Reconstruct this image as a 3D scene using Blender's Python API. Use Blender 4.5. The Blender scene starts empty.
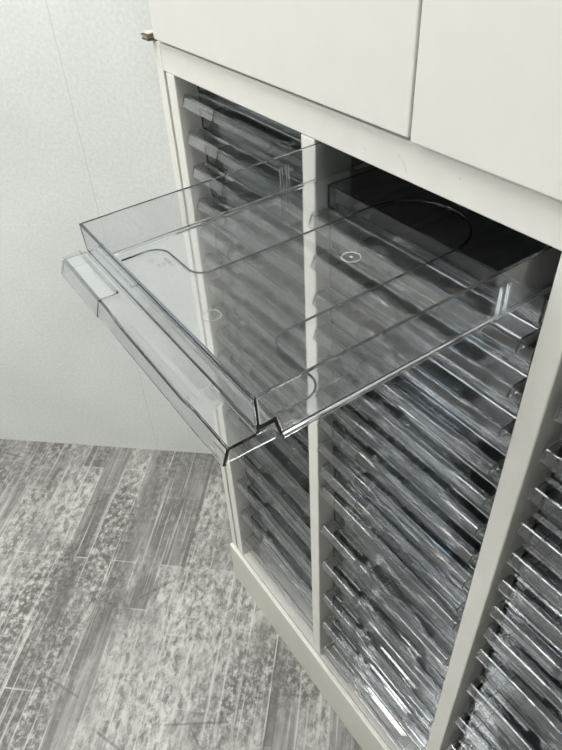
import bpy, bmesh, math, random
from mathutils import Vector, Matrix
random.seed(7)
S = bpy.context.scene
C = S.collection
H = 1.125                      # height of the lower opening's top edge above the floor

# ------------------------------------------------------------------ helpers
def tag(o, label=None, cat=None, group=None, kind=None):
    if label: o['label'] = label
    if cat: o['category'] = cat
    if group: o['group'] = group
    if kind: o['kind'] = kind
    return o

def empty(name, loc, parent=None):
    o = bpy.data.objects.new(name, None)
    o.empty_display_size = 0.05
    C.objects.link(o)
    o.location = loc
    if parent: o.parent = parent
    return o

def link(name, me, mat, parent=None, loc=(0, 0, 0), smooth=False):
    o = bpy.data.objects.new(name, me)
    C.objects.link(o)
    if mat and not me.materials: me.materials.append(mat)
    o.location = loc
    if parent: o.parent = parent
    if smooth:
        for p in me.polygons: p.use_smooth = True
    return o

def to_mesh(name, bm):
    bmesh.ops.recalc_face_normals(bm, faces=bm.faces)
    me = bpy.data.meshes.new(name)
    bm.to_mesh(me); bm.free()
    return me

def add_box(bm, lo, hi, bevel=0.0, seg=2):
    b = bmesh.new()
    r = bmesh.ops.create_cube(b, size=1)
    for v in r['verts']:
        v.co = Vector([(lo[i] + hi[i]) / 2 + v.co[i] * (hi[i] - lo[i]) for i in range(3)])
    if bevel:
        bmesh.ops.bevel(b, geom=b.edges[:], offset=bevel, segments=seg, profile=.5, affect='EDGES')
    t = bpy.data.meshes.new('t'); b.to_mesh(t); b.free()
    bm.from_mesh(t); bpy.data.meshes.remove(t)

def box(name, lo, hi, mat, parent=None, bevel=0.0, org=(0, 0, 0)):
    bm = bmesh.new()
    add_box(bm, [lo[i] - org[i] for i in range(3)], [hi[i] - org[i] for i in range(3)], bevel)
    return link(name, to_mesh(name, bm), mat, parent)

def add_prism(bm, poly, x0, x1):
    """closed polygon of (y, z) swept along x"""
    a = [bm.verts.new((x0, y, z)) for y, z in poly]
    b = [bm.verts.new((x1, y, z)) for y, z in poly]
    n = len(poly)
    bm.faces.new(a); bm.faces.new(b[::-1])
    for i in range(n):
        bm.faces.new((a[i], b[i], b[(i + 1) % n], a[(i + 1) % n]))

def add_tube(bm, pts, r, n=8, closed=False, flat=1.0):
    """tube along points lying in a horizontal plane"""
    rings = []
    m = len(pts)
    for i, p in enumerate(pts):
        a = pts[(i - 1) % m] if (closed or i > 0) else pts[i]
        b = pts[(i + 1) % m] if (closed or i < m - 1) else pts[i]
        t = (Vector(b) - Vector(a)).normalized()
        s = t.cross(Vector((0, 0, 1))).normalized(); u = Vector((0, 0, 1))
        rings.append([bm.verts.new(Vector(p) + s * r * math.cos(2 * math.pi * k / n) + u * r * flat * math.sin(2 * math.pi * k / n)) for k in range(n)])
    for i in range(m if closed else m - 1):
        A, B = rings[i], rings[(i + 1) % m]
        for k in range(n):
            bm.faces.new((A[k], A[(k + 1) % n], B[(k + 1) % n], B[k]))
    if not closed:
        bm.faces.new(rings[0]); bm.faces.new(rings[-1][::-1])

def bake(o):
    """apply the modifiers so copies share plain mesh data"""
    dg = bpy.context.evaluated_depsgraph_get()
    me = bpy.data.meshes.new_from_object(o.evaluated_get(dg))
    o.modifiers.clear()
    o.data = me
    return me

def shade_flat_auto(me, ang=35):
    for p in me.polygons: p.use_smooth = False

# ------------------------------------------------------------------ materials
def new_mat(name):
    m = bpy.data.materials.new(name); m.use_nodes = True
    nt = m.node_tree
    return m, nt, nt.nodes['Principled BSDF'], nt.nodes['Material Output']

def painted(name, col, rough=.45, speck=.03, scale=60, bump=.02):
    m, nt, b, out = new_mat(name)
    tc = nt.nodes.new('ShaderNodeTexCoord')
    n = nt.nodes.new('ShaderNodeTexNoise'); n.inputs['Scale'].default_value = scale; n.inputs['Detail'].default_value = 4
    n2 = nt.nodes.new('ShaderNodeTexNoise'); n2.inputs['Scale'].default_value = 3.0
    nt.links.new(tc.outputs['Object'], n.inputs['Vector']); nt.links.new(tc.outputs['Object'], n2.inputs['Vector'])
    ad = nt.nodes.new('ShaderNodeMath'); ad.operation = 'ADD'
    nt.links.new(n.outputs[0], ad.inputs[0]); nt.links.new(n2.outputs[0], ad.inputs[1])
    r = nt.nodes.new('ShaderNodeValToRGB')
    r.color_ramp.elements[0].position = .7; r.color_ramp.elements[1].position = 1.3
    r.color_ramp.elements[0].color = (*[c * (1 - speck) for c in col], 1)
    r.color_ramp.elements[1].color = (*[min(1, c * (1 + speck)) for c in col], 1)
    mm = nt.nodes.new('ShaderNodeMath'); mm.operation = 'MULTIPLY'; mm.inputs[1].default_value = .5
    r.color_ramp.elements[0].position = .35; r.color_ramp.elements[1].position = .65
    nt.links.new(ad.outputs[0], mm.inputs[0]); nt.links.new(mm.outputs[0], r.inputs[0])
    nt.links.new(r.outputs[0], b.inputs['Base Color'])
    b.inputs['Roughness'].default_value = rough
    if bump:
        bp = nt.nodes.new('ShaderNodeBump'); bp.inputs['Strength'].default_value = bump; bp.inputs['Distance'].default_value = .002
        nt.links.new(n.outputs[0], bp.inputs['Height']); nt.links.new(bp.outputs[0], b.inputs['Normal'])
    return m

def clear_plastic(name, tint, rough=.03, absorb=None):
    m, nt, b, out = new_mat(name)
    b.inputs['Base Color'].default_value = (*tint, 1)
    b.inputs['Roughness'].default_value = rough
    b.inputs['IOR'].default_value = 1.57
    b.inputs['Transmission Weight'].default_value = 1.0
    if absorb:
        v = nt.nodes.new('ShaderNodeVolumeAbsorption')
        v.inputs['Color'].default_value = (*absorb, 1); v.inputs['Density'].default_value = 100
        nt.links.new(v.outputs[0], out.inputs['Volume'])
    return m

M = {}
M['cream'] = painted('cream_painted_steel', (.76, .755, .70), .42, .03, 40, .03)
M['door'] = painted('ivory_painted_steel', (.73, .725, .68), .42, .02, 30, .03)
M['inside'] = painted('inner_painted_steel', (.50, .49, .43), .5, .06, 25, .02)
M['pan'] = painted('shaded_pan_paint', (.60, .59, .55), .5, .05, 30, .02)  # darker than the sill: the drawers' shadow on the pan put into the colour
M['plinth'] = painted('shaded_plinth_steel', (.64, .635, .56), .5, .04, 25, .02)  # olive steel, darkened: weak light on the low front put into the colour
M['wallm'] = painted('white_wall_board', (.735, .76, .74), .7, .10, 150, .35)
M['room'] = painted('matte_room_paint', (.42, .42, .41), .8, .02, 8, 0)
M['ceil'] = painted('matte_ceiling_paint', (.80, .80, .78), .85, .02, 8, 0)
M['clear'] = clear_plastic('clear_plastic', (.995, .997, 1.0), .03, (.68, .745, .79))
M['moulded'] = clear_plastic('moulded_plastic_edge', (.22, .25, .27))
M['emboss'] = painted('embossed_mark', (.34, .36, .36), .5, .05, 300, 0)
M['ring'] = painted('moulded_ring', (.56, .58, .58), .4, .03, 300, 0)
M['hinge'] = painted('tarnished_hinge_steel', (.20, .17, .13), .4, .3, 200, .1)
M['hinge'].node_tree.nodes['Principled BSDF'].inputs['Metallic'].default_value = .6
M['hingel'] = painted('worn_hinge_steel', (.60, .56, .48), .35, .1, 200, .05)
M['scrap'] = painted('dried_yellow_paper', (.72, .58, .34), .8, .12, 300, .1)

def scuffed(base, segs, half):
    """adds a few short grey scuffs (object space x, z segments) to a painted material"""
    nt = base.node_tree; b = nt.nodes['Principled BSDF']; N = nt.nodes.new; L = nt.links.new
    tc = N('ShaderNodeTexCoord'); sp = N('ShaderNodeSeparateXYZ'); L(tc.outputs['Object'], sp.inputs[0])
    def m_(op, a, c=None, clamp=False):
        x = N('ShaderNodeMath'); x.operation = op; x.use_clamp = clamp
        for k, v in ((0, a), (1, c)):
            if v is None: continue
            if isinstance(v, (int, float)): x.inputs[k].default_value = v
            else: L(v, x.inputs[k])
        return x.outputs[0]
    best = None
    for ax, az, bx, bz in segs:
        dx, dz = bx - ax, bz - az
        px, pz = m_('SUBTRACT', sp.outputs['X'], ax), m_('SUBTRACT', sp.outputs['Z'], az)
        t = m_('DIVIDE', m_('ADD', m_('MULTIPLY', px, dx), m_('MULTIPLY', pz, dz)), dx * dx + dz * dz, True)
        ex, ez = m_('SUBTRACT', px, m_('MULTIPLY', t, dx)), m_('SUBTRACT', pz, m_('MULTIPLY', t, dz))
        d = m_('SQRT', m_('ADD', m_('MULTIPLY', ex, ex), m_('MULTIPLY', ez, ez)))
        best = d if best is None else m_('MINIMUM', best, d)
    f = m_('MULTIPLY', m_('SUBTRACT', 1.0, m_('DIVIDE', best, half), True), .32)
    old = b.inputs['Base Color'].links[0].from_socket
    mx = N('ShaderNodeMixRGB'); mx.inputs[2].default_value = (.30, .28, .24, 1)
    L(f, mx.inputs[0]); L(old, mx.inputs[1]); L(mx.outputs[0], b.inputs['Base Color'])
    return base

# wall: panel seams with a scatter of small nicks
def wall_seams(m):
    nt = m.node_tree; b = nt.nodes['Principled BSDF']
    tc = nt.nodes.new('ShaderNodeTexCoord'); sp = nt.nodes.new('ShaderNodeSeparateXYZ')
    nt.links.new(tc.outputs['Object'], sp.inputs[0])
    a = nt.nodes.new('ShaderNodeMath'); a.operation = 'PINGPONG'; a.inputs[1].default_value = .455
    nt.links.new(sp.outputs['X'], a.inputs[0])
    l = nt.nodes.new('ShaderNodeMath'); l.operation = 'LESS_THAN'; l.inputs[1].default_value = .0009
    nt.links.new(a.outputs[0], l.inputs[0])
    old = b.inputs['Base Color'].links[0].from_socket
    mx = nt.nodes.new('ShaderNodeMixRGB'); mx.inputs[2].default_value = (.62, .635, .60, 1)
    nt.links.new(l.outputs[0], mx.inputs[0]); nt.links.new(old, mx.inputs[1])
    v = nt.nodes.new('ShaderNodeTexVoronoi'); v.inputs['Scale'].default_value = 6.0
    nt.links.new(tc.outputs['Object'], v.inputs['Vector'])
    lt = nt.nodes.new('ShaderNodeMath'); lt.operation = 'LESS_THAN'; lt.inputs[1].default_value = .022
    nt.links.new(v.outputs['Distance'], lt.inputs[0])
    mx2 = nt.nodes.new('ShaderNodeMixRGB'); mx2.inputs[2].default_value = (.45, .44, .42, 1)
    nt.links.new(lt.outputs[0], mx2.inputs[0]); nt.links.new(mx.outputs[0], mx2.inputs[1])
    nt.links.new(mx2.outputs[0], b.inputs['Base Color'])
wall_seams(M['wallm'])

def floor_mat():
    m, nt, b, out = new_mat('weathered_grey_plank_vinyl')
    N = nt.nodes.new; L = nt.links.new
    tc = N('ShaderNodeTexCoord')
    # object x runs along the planks, y across them
    def brick(w, h, off, seed, mort):
        mp = N('ShaderNodeMapping'); mp.inputs['Location'].default_value = (seed * .37, seed * .113, 0)
        L(tc.outputs['Object'], mp.inputs['Vector'])
        br = N('ShaderNodeTexBrick'); br.offset = off; br.offset_frequency = 2; br.squash = .7; br.squash_frequency = 3
        br.inputs['Scale'].default_value = 1; br.inputs['Brick Width'].default_value = w; br.inputs['Row Height'].default_value = h
        br.inputs['Mortar Size'].default_value = mort; br.inputs['Mortar Smooth'].default_value = .2
        br.inputs['Color1'].default_value = (0, 0, 0, 1); br.inputs['Color2'].default_value = (1, 1, 1, 1); br.inputs['Mortar'].default_value = (.5, .5, .5, 1)
        L(mp.outputs[0], br.inputs['Vector'])
        return br
    b1 = brick(.46, .062, .37, 1.0, .0017)
    b2 = brick(.41, .031, .61, 2.0, .0010)
    b3 = brick(.46, .062, .37, 1.0, 0)
    def noise(scale, det, sx, sy, dist=0, rough=.6):
        mp = N('ShaderNodeMapping'); mp.inputs['Scale'].default_value = (sx, sy, 1)
        L(tc.outputs['Object'], mp.inputs['Vector'])
        n = N('ShaderNodeTexNoise'); n.inputs['Scale'].default_value = scale; n.inputs['Detail'].default_value = det
        n.inputs['Distortion'].default_value = dist; n.inputs['Roughness'].default_value = rough
        L(mp.outputs[0], n.inputs['Vector'])
        return n
    streak = noise(9, 6, 1, 14, .3)
    blotch = noise(8, 8, .7, 1.5, .15, .62)
    spots = noise(52, 9, .7, 1.2, .25, .76)
    spots2 = noise(70, 6, 1, 1, .1, .72)
    big = noise(3.2, 3, .7, 1.4, .5)
    def ramp(sock, p0, p1, c0, c1):
        r = N('ShaderNodeValToRGB'); e = r.color_ramp.elements
        e[0].position = p0; e[1].position = p1; e[0].color = (*c0, 1); e[1].color = (*c1, 1)
        L(sock, r.inputs[0]); return r.outputs[0]
    def mix(mode, fac, a, c):
        x = N('ShaderNodeMixRGB'); x.blend_type = mode
        for k, v in ((0, fac), (1, a), (2, c)):
            if isinstance(v, (int, float)): x.inputs[k].default_value = v
            elif isinstance(v, tuple): x.inputs[k].default_value = (*v, 1)
            else: L(v, x.inputs[k])
        return x.outputs[0]
    B, W = (0, 0, 0), (1, 1, 1)
    # smooth streaky boards
    tone = mix('MIX', .6, b1.outputs['Color'], b2.outputs['Color'])
    grey = ramp(tone, .1, .9, (.15, .143, .136), (.345, .333, .32))
    grain = ramp(streak.outputs[0], .32, .68, (.30, .30, .30), (.70, .70, .70))
    grey = mix('OVERLAY', .8, grey, grain)
    # bleached crackled boards
    pale = ramp(spots.outputs[0], .40, .57, (.165, .158, .145), (.57, .56, .535))
    where = mix('ADD', .38, blotch.outputs[0], b3.outputs['Color'])
    sel = ramp(where, .54, .82, (.10, .10, .10), (.95, .95, .95))
    c = mix('MIX', sel, grey, pale)
    # darker worn patches and fine black cracks
    dk = mix('MULTIPLY', 1.0, ramp(big.outputs[0], .42, .58, B, W), ramp(spots2.outputs[0], .42, .56, B, (.9, .9, .9)))
    c = mix('MIX', dk, c, (.10, .097, .088))
    pst = ramp(noise(4, 4, .5, 22, .2).outputs[0], .57, .68, B, (.75, .75, .75))
    c = mix('MIX', pst, c, (.56, .55, .53))
    crack = noise(7, 3, 1, 1, 2.2)
    ab = N('ShaderNodeMath'); ab.operation = 'SUBTRACT'; ab.inputs[1].default_value = .5; L(crack.outputs[0], ab.inputs[0])
    ab2 = N('ShaderNodeMath'); ab2.operation = 'ABSOLUTE'; L(ab.outputs[0], ab2.inputs[0])
    ck = mix('MULTIPLY', 1.0, ramp(ab2.outputs[0], .0, .006, (.8, .8, .8), B), ramp(noise(2.1, 2, 1, 1).outputs[0], .58, .64, B, W))
    c = mix('MIX', ck, c, (.09, .085, .075))
    # pale joints, worn away here and there
    lines = N('ShaderNodeMath'); lines.operation = 'MAXIMUM'
    L(b1.outputs['Fac'], lines.inputs[0]); L(b2.outputs['Fac'], lines.inputs[1])
    lf = mix('MULTIPLY', 1.0, mix('MULTIPLY', 1.0, b1.outputs['Fac'], ramp(noise(6, 3, 1, 1).outputs[0], .46, .62, B, W)), (.7, .7, .7))
    c = mix('MIX', lf, c, (.62, .61, .585))
    # long dark scratches
    sp = N('ShaderNodeSeparateXYZ'); L(tc.outputs['Object'], sp.inputs[0])
    def m_(op, a, b_=None, clamp=False):
        x = N('ShaderNodeMath'); x.operation = op; x.use_clamp = clamp
        for k, v in ((0, a), (1, b_)):
            if v is None: continue
            if isinstance(v, (int, float)): x.inputs[k].default_value = v
            else: L(v, x.inputs[k])
        return x.outputs[0]
    best = None
    for ax, ay, bx, by in ((-.4611, -.09, -.4099, -.1532), (-.4702, -.1241, -.4205, -.1291), (-.2117, .127, -.192, .0977), (-.0505, .4594, -.0638, .3906), (-.6593, .0585, -.6927, -.0287),
                           (-.7545, -.0949, -.779, -.1488), (-.7244, -.2241, -.7043, -.3483), (-.7222, -.2748, -.7571, -.3034), (-.1384, .2662, -.101, .2582)):
        dx, dy = bx - ax, by - ay; l2 = dx * dx + dy * dy
        px, py = m_('SUBTRACT', sp.outputs['X'], ax), m_('SUBTRACT', sp.outputs['Y'], ay)
        t = m_('DIVIDE', m_('ADD', m_('MULTIPLY', px, dx), m_('MULTIPLY', py, dy)), l2, True)
        ex, ey = m_('SUBTRACT', px, m_('MULTIPLY', t, dx)), m_('SUBTRACT', py, m_('MULTIPLY', t, dy))
        d = m_('SQRT', m_('ADD', m_('MULTIPLY', ex, ex), m_('MULTIPLY', ey, ey)))
        best = d if best is None else m_('MINIMUM', best, d)
    best = m_('ADD', best, m_('MULTIPLY', m_('SUBTRACT', spots2.outputs[0], .5), .004))
    c = mix('MIX', ramp(best, .0002, .0012, (.6, .6, .6), B), c, (.08, .076, .07))
    L(c, b.inputs['Base Color'])
    b.inputs['Roughness'].default_value = .5
    return m
M['floor'] = floor_mat()

def lamp_mat(name, strength, col=(1, .995, .98)):
    m, nt, b, out = new_mat(name)
    b.inputs['Base Color'].default_value = (.9, .9, .9, 1)
    b.inputs['Emission Color'].default_value = (*col, 1)
    b.inputs['Emission Strength'].default_value = strength
    return m
M['lamp'] = lamp_mat('lit_lamp_diffuser', 4.95)

# ------------------------------------------------------------------ the room (turned 47.7 degrees to the cabinet)
WANG = math.atan2(.4899, .4461)
W0 = Vector((-.8047, .0243, 0))
def room_box(name, lo, hi, mat, **k):
    o = box(name, lo, hi, mat)
    o.location = W0; o.rotation_euler = (0, 0, WANG)
    tag(o, kind='structure')
    return o
RA0, RA1, RB0, RB1, RH = -2.6, 2.8, 0.0, 4.2, 2.55      # along the wall, away from the wall
fl = bpy.data.objects.new('floor', None)
bm = bmesh.new(); add_box(bm, (-(RB1 + .1), RA0 - .1, -.1), (.1, RA1 + .1, 0))
fl = link('floor', to_mesh('floor', bm), M['floor']); fl.location = W0; fl.rotation_euler = (0, 0, WANG + math.pi / 2)
tag(fl, kind='structure')
room_box('wall_left', (RA0, 0, 0), (RA1, .08, RH), M['wallm'])
room_box('wall_back', (RA1, -RB1, 0), (RA1 + .08, 0, RH), M['room'])
room_box('wall_front', (RA0 - .08, -RB1, 0), (RA0, 0, RH), M['room'])
room_box('wall_right', (RA0, -RB1 - .08, 0), (RA1, -RB1, RH), M['room'])
room_box('ceiling', (RA0 - .08, -RB1 - .08, RH), (RA1 + .08, .08, RH + .08), M['ceil'])

rm = Matrix.Translation(W0) @ Matrix.Rotation(WANG, 4, 'Z')
k = 0
for a, bb in ((-1.5, -1.0), (.12, -.9), (1.75, -1.2), (-1.2, -2.5)):  # overhead lamps, none in view; the third is added to light only the wall
    p = rm @ Vector((a, bb, RH - .05))
    t = empty('ceiling_light', p); t.rotation_euler = (0, 0, WANG)
    tag(t, 'flat rectangular ceiling lamp with white diffuser, %s' % ('at the open end of the room', 'over the cabinet front', 'added behind the cabinets to light the wall', 'at the far side of the room')[k], 'lamp', 'ceiling lamps of the room')
    bm = bmesh.new()
    for lo, hi in (((-.63, -.33, 0), (.63, -.31, .048)), ((-.63, .31, 0), (.63, .33, .048)), ((-.63, -.31, 0), (-.61, .31, .048)), ((.61, -.31, 0), (.63, .31, .048))):
        add_box(bm, lo, hi)
    link('lamp_frame', to_mesh('lamp_frame', bm), M['ceil'], t)
    box('diffuser', (-.609, -.309, .004), (.609, .309, .02), M['lamp'], t)
    k += 1

# ------------------------------------------------------------------ clear drawers
DW, DL = .2535, .335
PITCH = .0446
LEDGE, LIP_BACK = -.0245, .0115      # ledge height under the front plate top and its rear edge

def tray_mesh(h, detail=False):
    """thin walled tray: front plate, ledge stepping back, floor and three walls; z = 0 is the rim, y = 0 the front face"""
    led = LEDGE if h < .05 else -(h - (.0383 - .0245))
    t = .0025
    w, L = DW, DL
    bm = bmesh.new()
    prof = [(0, 0), (0, led), (LIP_BACK, led), (LIP_BACK + .003, -h), (L, -h), (L, 0)]
    a = [bm.verts.new((0, y, z)) for y, z in prof]
    b = [bm.verts.new((w, y, z)) for y, z in prof]
    for i in range(len(prof) - 1):
        bm.faces.new((a[i], b[i], b[i + 1], a[i + 1]))
    bm.faces.new(a[::-1]); bm.faces.new(b)
    bmesh.ops.recalc_face_normals(bm, faces=bm.faces)
    es = [e for e in bm.edges if all(v.co.z < -h + 1e-6 for v in e.verts) and (abs(e.verts[0].co.x - e.verts[1].co.x) < 1e-6 or min(v.co.y for v in e.verts) > L - 1e-6)]
    es += [e for e in bm.edges if all(v.co.y > L - 1e-6 for v in e.verts) and abs(e.verts[0].co.z - e.verts[1].co.z) > .001]
    bmesh.ops.bevel(bm, geom=es, offset=.0032, segments=3, profile=.5, affect='EDGES')
    c = Vector((w / 2, L / 2, -h / 2))
    fz = max(bm.faces, key=lambda f: -f.calc_center_median().z)
    if fz.normal.z > 0: bmesh.ops.reverse_faces(bm, faces=bm.faces[:])
    me = bpy.data.meshes.new('tray'); bm.to_mesh(me); bm.free()
    o = link('tray_build', me, M['clear'])
    s = o.modifiers.new('s', 'SOLIDIFY'); s.thickness = t; s.offset = -1; s.use_even_offset = True
    v = o.modifiers.new('b', 'BEVEL'); v.width = .0008; v.segments = 3; v.limit_method = 'ANGLE'; v.angle_limit = math.radians(40)
    me = bake(o); bpy.data.objects.remove(o)
    shade_flat_auto(me, 30)
    return me, led

def lip_mesh(led):
    """handle lip along the foot of the front plate: a plate running forward, a hooked front edge, a dished finger scoop, closed ends"""
    x0, x1 = 0.0, DW
    nx = 130
    prof = [(-.0006, 0), (-.004, 0), (-.008, 0), (-.012, 0), (-.016, 0), (-.0188, 0), (-.0198, -.0008), (-.0212, -.0045), (-.0226, -.0085), (-.0238, -.0118)]
    bm = bmesh.new()
    rows = []
    for i in range(nx + 1):
        x = x0 + (x1 - x0) * i / nx
        s = 0.0
        if .082 < x < .222:
            u = (x - .082) / .14
            s = min(1, min(u / .22, (1 - u) / .16)); s = max(0, s); s = s * s * (3 - 2 * s)
        row = []
        for j, (y, z) in enumerate(prof):
            d = 0
            if -.0195 < y < -.001:
                q = (-y - .001) / .0178
                d = -.0026 * s * math.sin(min(1, q) * math.pi * .85)
            row.append(bm.verts.new((x, y, led + z + d)))
        rows.append(row)
    for i in range(nx):
        for j in range(len(prof) - 1):
            bm.faces.new((rows[i][j], rows[i][j + 1], rows[i + 1][j + 1], rows[i + 1][j]))
    bmesh.ops.recalc_face_normals(bm, faces=bm.faces)
    if max(bm.faces, key=lambda f: f.calc_center_median().y).normal.z < 0:
        bmesh.ops.reverse_faces(bm, faces=bm.faces[:])
    me = bpy.data.meshes.new('lip'); bm.to_mesh(me); bm.free()
    o = link('lip_build', me, M['clear'])
    s = o.modifiers.new('s', 'SOLIDIFY'); s.thickness = .0025; s.offset = -1; s.use_even_offset = True
    v = o.modifiers.new('b', 'BEVEL'); v.width = .0008; v.segments = 3; v.limit_method = 'ANGLE'; v.angle_limit = math.radians(50)
    me = bake(o); bpy.data.objects.remove(o)
    shade_flat_auto(me, 40)
    # closed ends under the plate
    bm = bmesh.new(); bm.from_mesh(me)
    for xa, xb in ((x0 + .0002, x0 + .0011), (x1 - .0011, x1 - .0002)):
        add_prism(bm, [(.0108, led - .0026), (-.0178, led - .0026), (-.0212, led - .0112), (.0115, led - .0122)], xa, xb)
    bmesh.ops.recalc_face_normals(bm, faces=bm.faces)
    bm.to_mesh(me); bm.free()
    return me

def holder_mesh(led):
    """label pocket: a bent cover standing proud of the left end of the lip, with a raised rim round its window"""
    bm = bmesh.new()
    o = .0003; t = .0010
    outer = [(-.0066, led + o + t), (-.0196, led + o + t), (-.0208, led + .0002), (-.0250, led - .0122)]
    inner = [(-.0241, led - .0122), (-.0203, led + o - .0008), (-.0192, led + o), (-.0066, led + o)]
    add_prism(bm, outer + inner, -.0012, .0752)
    bmesh.ops.recalc_face_normals(bm, faces=bm.faces)
    bmesh.ops.bevel(bm, geom=bm.edges[:], offset=.0003, segments=1, affect='EDGES')
    # rim strip along the slot at the back of the pocket and at its inner end
    add_box(bm, (-.0012, -.0062, led + .0002), (.0752, -.0048, led + .0024), .0003, 1)
    return to_mesh('label_holder', bm)

sh_tray, sh_led = tray_mesh(.0383)
dp_tray, dp_led = tray_mesh(.0765)
sh_lip, dp_lip = lip_mesh(sh_led), lip_mesh(dp_led)
sh_hold, dp_hold = holder_mesh(sh_led), holder_mesh(dp_led)
for me in (sh_hold, dp_hold): me.materials.append(M['clear'])

# ------------------------------------------------------------------ the drawer cabinet
XL, XR = -.325, .598
YB = .405
root = empty('drawer_cabinet', (.1325, .2, 0))
tag(root, 'cream steel cabinet of clear plastic drawers in three columns, standing on the grey floor', 'cabinet')
ORG = tuple(root.location)
def part(name, boxes, mat, bevel=0.0):
    bm = bmesh.new()
    for lo, hi in boxes:
        add_box(bm, [lo[i] - ORG[i] for i in range(3)], [hi[i] - ORG[i] for i in range(3)], bevel)
    me = to_mesh(name, bm)
    if bevel: shade_flat_auto(me, 30)
    return link(name, me, mat, root)
TOP = H + .0316
BASE = .125
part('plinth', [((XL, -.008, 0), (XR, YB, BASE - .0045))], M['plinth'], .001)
part('sill', [((XL, -.0082, BASE - .0043), (XR, .0002, BASE))], M['cream'], .0018)  # plinth's own top ledge, kept in the unshaded cream
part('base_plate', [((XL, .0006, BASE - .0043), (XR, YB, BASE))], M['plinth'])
part('side_panel', [((XL, 0, BASE + .0003), (XL + .017, .018, TOP)), ((XL, .0182, BASE + .0003), (XL + .002, YB - .003, TOP))], M['cream'], .0008)
part('side_panel', [((XR - .017, 0, BASE + .0003), (XR, .018, TOP)), ((XR - .002, .0182, BASE + .0003), (XR, YB - .003, TOP))], M['cream'], .0008)
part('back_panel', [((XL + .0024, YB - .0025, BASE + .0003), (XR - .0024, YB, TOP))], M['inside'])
part('top_rail', [((XL + .0173, 0, H), (XR - .0173, .022, TOP)), ((XL + .0173, .0222, TOP - .003), (XR - .0173, YB - .003, TOP))], scuffed(painted('scuffed_cream_steel', (.76, .755, .70), .42, .03, 40, .03), [(.1152 - ORG[0], H + .0155, .1185 - ORG[0], H + .0125), (.1185 - ORG[0], H + .0125, .1208 - ORG[0], H + .0075), (.1100 - ORG[0], H + .0185, .1125 - ORG[0], H + .0165), (.1742 - ORG[0], H + .0200, .1748 - ORG[0], H + .0196), (.0700 - ORG[0], H + .0120, .0712 - ORG[0], H + .0105)], .0011), .0012)
# pan in the bottom of the columns
part('bottom_pan', [((XL + .019, .0005, BASE + .0002), (XR - .019, YB - .004, BASE + .0012))], M['pan'])
POSTS = [(-.302, -.281), (-.0215, 0.0), (.265, .2865), (.551, .572)]
for a, b in POSTS:
    part('post', [((a, .0003, BASE + .0014), (b, .045, H - .0003))], M['cream'], .0015)
COLS = [(-.281, -.0215), (0.0, .265), (.2865, .551)]
# rim heights (below H) and depth behind the posts, column by column: eleven shallow slots, then five deep ones
TIP = .0367
def slot_table(first, pitch, deep, back0, back1):
    t = []
    for i in range(11):
        t.append(('shallow', H + first - pitch * i + TIP, back0 + (back1 - back0) * i / 10))
    for z in deep:
        t.append(('deep', H + z + TIP + (.0765 - .0383), back1 + .002))
    return t
TABLES = [slot_table(-.0365, .0447, [-.571 - .0955 * k for k in range(5)], .029, .027),
          slot_table(-.0372, .0468, [-.597, -.6935, -.789, -.880, -.972], .0125, .0245),
          slot_table(-.0372, .0475, [-.604, -.702, -.798, -.889, -.975], .0265, .0285)]
def rail_panel(xa, xb, xs0, xs1, slots):
    bs = [((xa, .0455, BASE + .0014), (xb, .37, H - .0035))]
    for kind, zt, back in slots:
        zb = zt - (.0383 if kind == 'shallow' else .0765) - .0006
        bs.append(((xs0, .047, zb - .0016), (xs1, .365, zb)))
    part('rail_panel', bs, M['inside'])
for ci, (a, b) in enumerate(COLS):
    rail_panel(a - .0095, a - .0085, a - .0084, a + .0075, TABLES[ci])
    rail_panel(b + .0085, b + .0095, b - .0075, b + .0084, TABLES[ci])

SH_LABEL = None
def drawer(kind, x, y, zt, first=[True]):
    tray = link('plastic_drawer', sh_tray if kind == 'shallow' else dp_tray, M['clear'], root)
    tray.location = (x - ORG[0], y - ORG[1], zt - ORG[2])
    link('handle_lip', sh_lip if kind == 'shallow' else dp_lip, M['clear'], tray)
    link('label_holder', sh_hold if kind == 'shallow' else dp_hold, M['clear'], tray)
    return tray
XOFF = (.0045, .0040, .0070)
for ci, (a, b) in enumerate(COLS):
    for si, (kind, zt, back) in enumerate(TABLES[ci]):
        jx = random.uniform(-.0008, .0008); jy = random.uniform(-.0012, .0014)
        if ci == 1 and si == 0:
            continue
        drawer(kind, a + XOFF[ci] + jx, back + jy, zt)

# the drawer that is pulled out
P = Vector((-.0004, -.2287, H - .0096)); YAW, TILT = -.0054, .0259
out_d = drawer('shallow', P.x, P.y, P.z)
out_d.rotation_euler = (TILT, 0, YAW)
out_d['label'] = 'empty clear plastic drawer pulled far out of the middle column'
FZ = -.0383 + .0025
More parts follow.
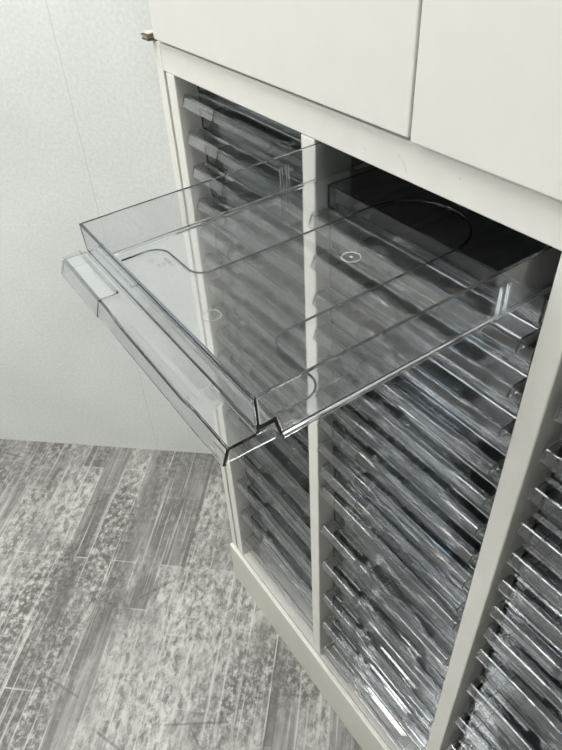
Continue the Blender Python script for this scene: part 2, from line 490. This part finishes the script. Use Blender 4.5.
# raised outline on its floor
def arc(cx, cy, r, a0, a1, n=8):
    return [(cx + r * math.cos(math.radians(a0 + (a1 - a0) * i / n)), cy + r * math.sin(math.radians(a0 + (a1 - a0) * i / n))) for i in range(n + 1)]
half = [(.0150, .021), (.0150, .040)] + arc(.030, .042, .015, 180, 95, 6) + [(.045, .0570), (.060, .0570)] + arc(.063, .071, .0140, -95, 0, 7) + [(.0775, .10), (.0775, .16), (.0775, .225)]
half = half + arc(DW / 2, .231, DW / 2 - .0775, 180, 95, 10)
pts = half + [(DW - x, y) for x, y in half[::-1]]
bm = bmesh.new()
add_tube(bm, [(x, y, FZ + .0010) for x, y in pts], .0008, 8)
link('floor_ridge', to_mesh('floor_ridge', bm), M['moulded'], out_d, smooth=True)
for cx, cy, r in ((.1286, .0409, .0068), (.1312, .1654, .0075)):
    bm = bmesh.new(); add_tube(bm, [(x, y, FZ + .0005) for x, y in arc(cx, cy, r, 0, 345, 23)], .0003, 6, closed=True)
    if cy > .1:
        add_tube(bm, [(x, y, FZ + .0006) for x, y in arc(cx, cy, .0008, 0, 315, 7)], .0005, 6, closed=True)
    link('mould_ring', to_mesh('mould_ring', bm), M['ring'] if cy > .1 else M['emboss'], out_d, smooth=True)
# stop ribs outside both side walls
for sx in (-.0002, DW + .0002):
    for y in (.1885, .1955):
        bm = bmesh.new()
        x0, x1 = (sx - .0022, sx) if sx < 0 else (sx, sx + .0022)
        add_box(bm, (x0, y, -.0367), (x1, y + .0032, -.0112), .0007, 2)
        link('stop_rib', to_mesh('stop_rib', bm), M['clear'], out_d)
for x0, x1 in ((-.0024, -.0003), (DW + .0003, DW + .0024)):  # added strips that catch light as a bright line along the bottom edges
    bm = bmesh.new(); add_box(bm, (x0, .0150, -.0376), (x1, DL - .002, -.0342), .0007, 2)
    link('added_edge_strip', to_mesh('added_edge_strip', bm), M['clear'], out_d)
# moulded marks on its floor near the front left corner: recycling triangle and two lines of characters
bm = bmesh.new()
tri = [(.0 + .0042 * math.cos(math.radians(90 + 120 * i)), .0042 * math.sin(math.radians(90 + 120 * i))) for i in range(3)]
cx, cy = .030, .040
for i in range(3):
    p, q = Vector(tri[i]), Vector(tri[(i + 1) % 3])
    u, v = p.lerp(q, .12), p.lerp(q, .78)
    add_tube(bm, [(cx + u.x, cy + u.y, FZ + .0005), (cx + v.x, cy + v.y, FZ + .0005)], .0002, 6)
def glyph(bm, ch, x, y, s):
    G = {'0': [[(0, 0), (0, 2), (1, 2), (1, 0), (0, 0)]], 'P': [[(0, 0), (0, 2), (1, 2), (1, 1), (0, 1)]], 'S': [[(1, 2), (0, 2), (0, 1), (1, 1), (1, 0), (0, 0)]],
         'H': [[(0, 0), (0, 2)], [(1, 0), (1, 2)], [(0, 1), (1, 1)]], '2': [[(0, 2), (1, 2), (1, 1), (0, 1), (0, 0), (1, 0)]], '1': [[(.5, 0), (.5, 2)]],
         'C': [[(1, 2), (0, 2), (0, 0), (1, 0)]], '8': [[(0, 0), (0, 2), (1, 2), (1, 0), (0, 0)], [(0, 1), (1, 1)]]}
    for st in G[ch]:
        for (a, b), (c, d) in zip(st, st[1:]):
            add_tube(bm, [(x + a * s, y + b * s, FZ + .0005), (x + c * s, y + d * s, FZ + .0005)], .0002, 6)
for txt, y0, x0 in (('PS', .0445, .0395), ('H1', .0405, .0395)):
    for i, ch in enumerate(txt): glyph(bm, ch, x0 - .0 + i * .003, y0, .0014)
for i, ch in enumerate('00082C'): glyph(bm, ch, .034 + i * .0028, .0495, .0014)
link('moulded_mark', to_mesh('moulded_mark', bm), M['emboss'], out_d)

# ------------------------------------------------------------------ upper cabinet with two doors
UB = TOP + .0006
up = empty('door_cabinet', (.1325, .2, UB))
tag(up, 'ivory steel cupboard with two plain doors standing on the drawer cabinet', 'cupboard')
UO = tuple(up.location)
UT = UB + .74
def upart(name, boxes, mat, bevel=0.0, parent=up):
    bm = bmesh.new()
    for lo, hi in boxes:
        add_box(bm, [lo[i] - UO[i] for i in range(3)], [hi[i] - UO[i] for i in range(3)], bevel)
    me = to_mesh(name, bm)
    if bevel: shade_flat_auto(me, 30)
    return link(name, me, mat, parent)
upart('body', [((XL + .002, .020, UB), (XR - .002, YB, UB + .002)), ((XL + .002, .020, UT - .02), (XR - .002, YB, UT)), ((XL + .002, .020, UB + .002), (XL + .004, YB, UT - .02)),
               ((XR - .004, .020, UB + .002), (XR - .002, YB, UT - .02)), ((XL + .004, YB - .002, UB + .002), (XR - .004, YB, UT - .02))], M['cream'])
dl = upart('door', [((-.3066, -.0065, H + .0362), (.1255, .0185, UT - .004))], M['door'], .0015)
dr = upart('door', [((.1277, -.0065, H + .0342), (.5716, .0185, UT - .004))], M['door'], .0015)
bm = bmesh.new()
def hb(lo, hi, b=.0008):
    add_box(bm, [lo[i] - UO[i] for i in range(3)], [hi[i] - UO[i] for i in range(3)], b)
hb((-.3345, -.010, H + .0325), (-.3155, .016, H + .0345))
hb((-.3330, -.011, H + .0375), (-.3165, .016, H + .0392))
link('hinge', to_mesh('hinge', bm), M['hinge'], dl)
bm = bmesh.new()
hb((-.3335, -.0095, H + .0347), (-.3185, .012, H + .0373), .001)
hb((-.3325, -.0085, H + .0394), (-.3175, .012, H + .0412), .0008)
link('hinge_washer', to_mesh('hinge_washer', bm), M['hingel'], dl)

# ------------------------------------------------------------------ scrap in the left column
bm = bmesh.new()
r = bmesh.ops.create_uvsphere(bm, u_segments=14, v_segments=8, radius=.0065)
for v in bm.verts:
    v.co.z = max(v.co.z, -.002) * .35 + .0007; v.co.x *= 1.5 * (1 + .18 * math.sin(5 * v.co.y * 300)); v.co.y *= .8
sc = link('paper_scrap', to_mesh('paper_scrap', bm), M['scrap'], smooth=True)
sc.location = (-.296 + .03, .024, BASE + .0014); sc.rotation_euler = (0, 0, .6)
tag(sc, 'small crumpled yellowish scrap lying on the bottom of the left column', 'scrap')

# ------------------------------------------------------------------ camera
cx, cy, cz = .466283764, -.347657376, .212437397 + H
yaw, pit, rol, fpx = -1.00383197, .704172379, -.0588507172, 633.198364
f = Vector((math.sin(yaw) * math.cos(pit), math.cos(yaw) * math.cos(pit), -math.sin(pit)))
r0 = Vector((math.cos(yaw), -math.sin(yaw), 0)); u0 = r0.cross(f)
rr = math.cos(rol) * r0 + math.sin(rol) * u0
uu = -math.sin(rol) * r0 + math.cos(rol) * u0
cam = bpy.data.objects.new('camera', bpy.data.cameras.new('camera'))
C.objects.link(cam)
mw = Matrix(((rr.x, uu.x, -f.x, cx), (rr.y, uu.y, -f.y, cy), (rr.z, uu.z, -f.z, cz), (0, 0, 0, 1)))
cam.matrix_world = mw
cam.data.sensor_fit = 'VERTICAL'; cam.data.sensor_height = 24; cam.data.lens = fpx / 750 * 24
cam.data.clip_start = .02
S.camera = cam

# ------------------------------------------------------------------ world and output look
w = bpy.data.worlds.new('world'); S.world = w; w.use_nodes = True
w.node_tree.nodes['Background'].inputs[0].default_value = (1, 1, 1, 1)
w.node_tree.nodes['Background'].inputs[1].default_value = .5
S.view_settings.view_transform = 'Standard'; S.view_settings.look = 'None'
S.view_settings.exposure = 1.3; S.view_settings.gamma = 1.0
S.view_settings.use_curve_mapping = False
cy_ = S.cycles
cy_.max_bounces = 40; cy_.transmission_bounces = 40; cy_.glossy_bounces = 12; cy_.diffuse_bounces = 4; cy_.transparent_max_bounces = 40
cy_.use_denoising = True
cy_.caustics_refractive = True; cy_.caustics_reflective = True; cy_.blur_glossy = .5
cy_.sample_clamp_indirect = 4.0
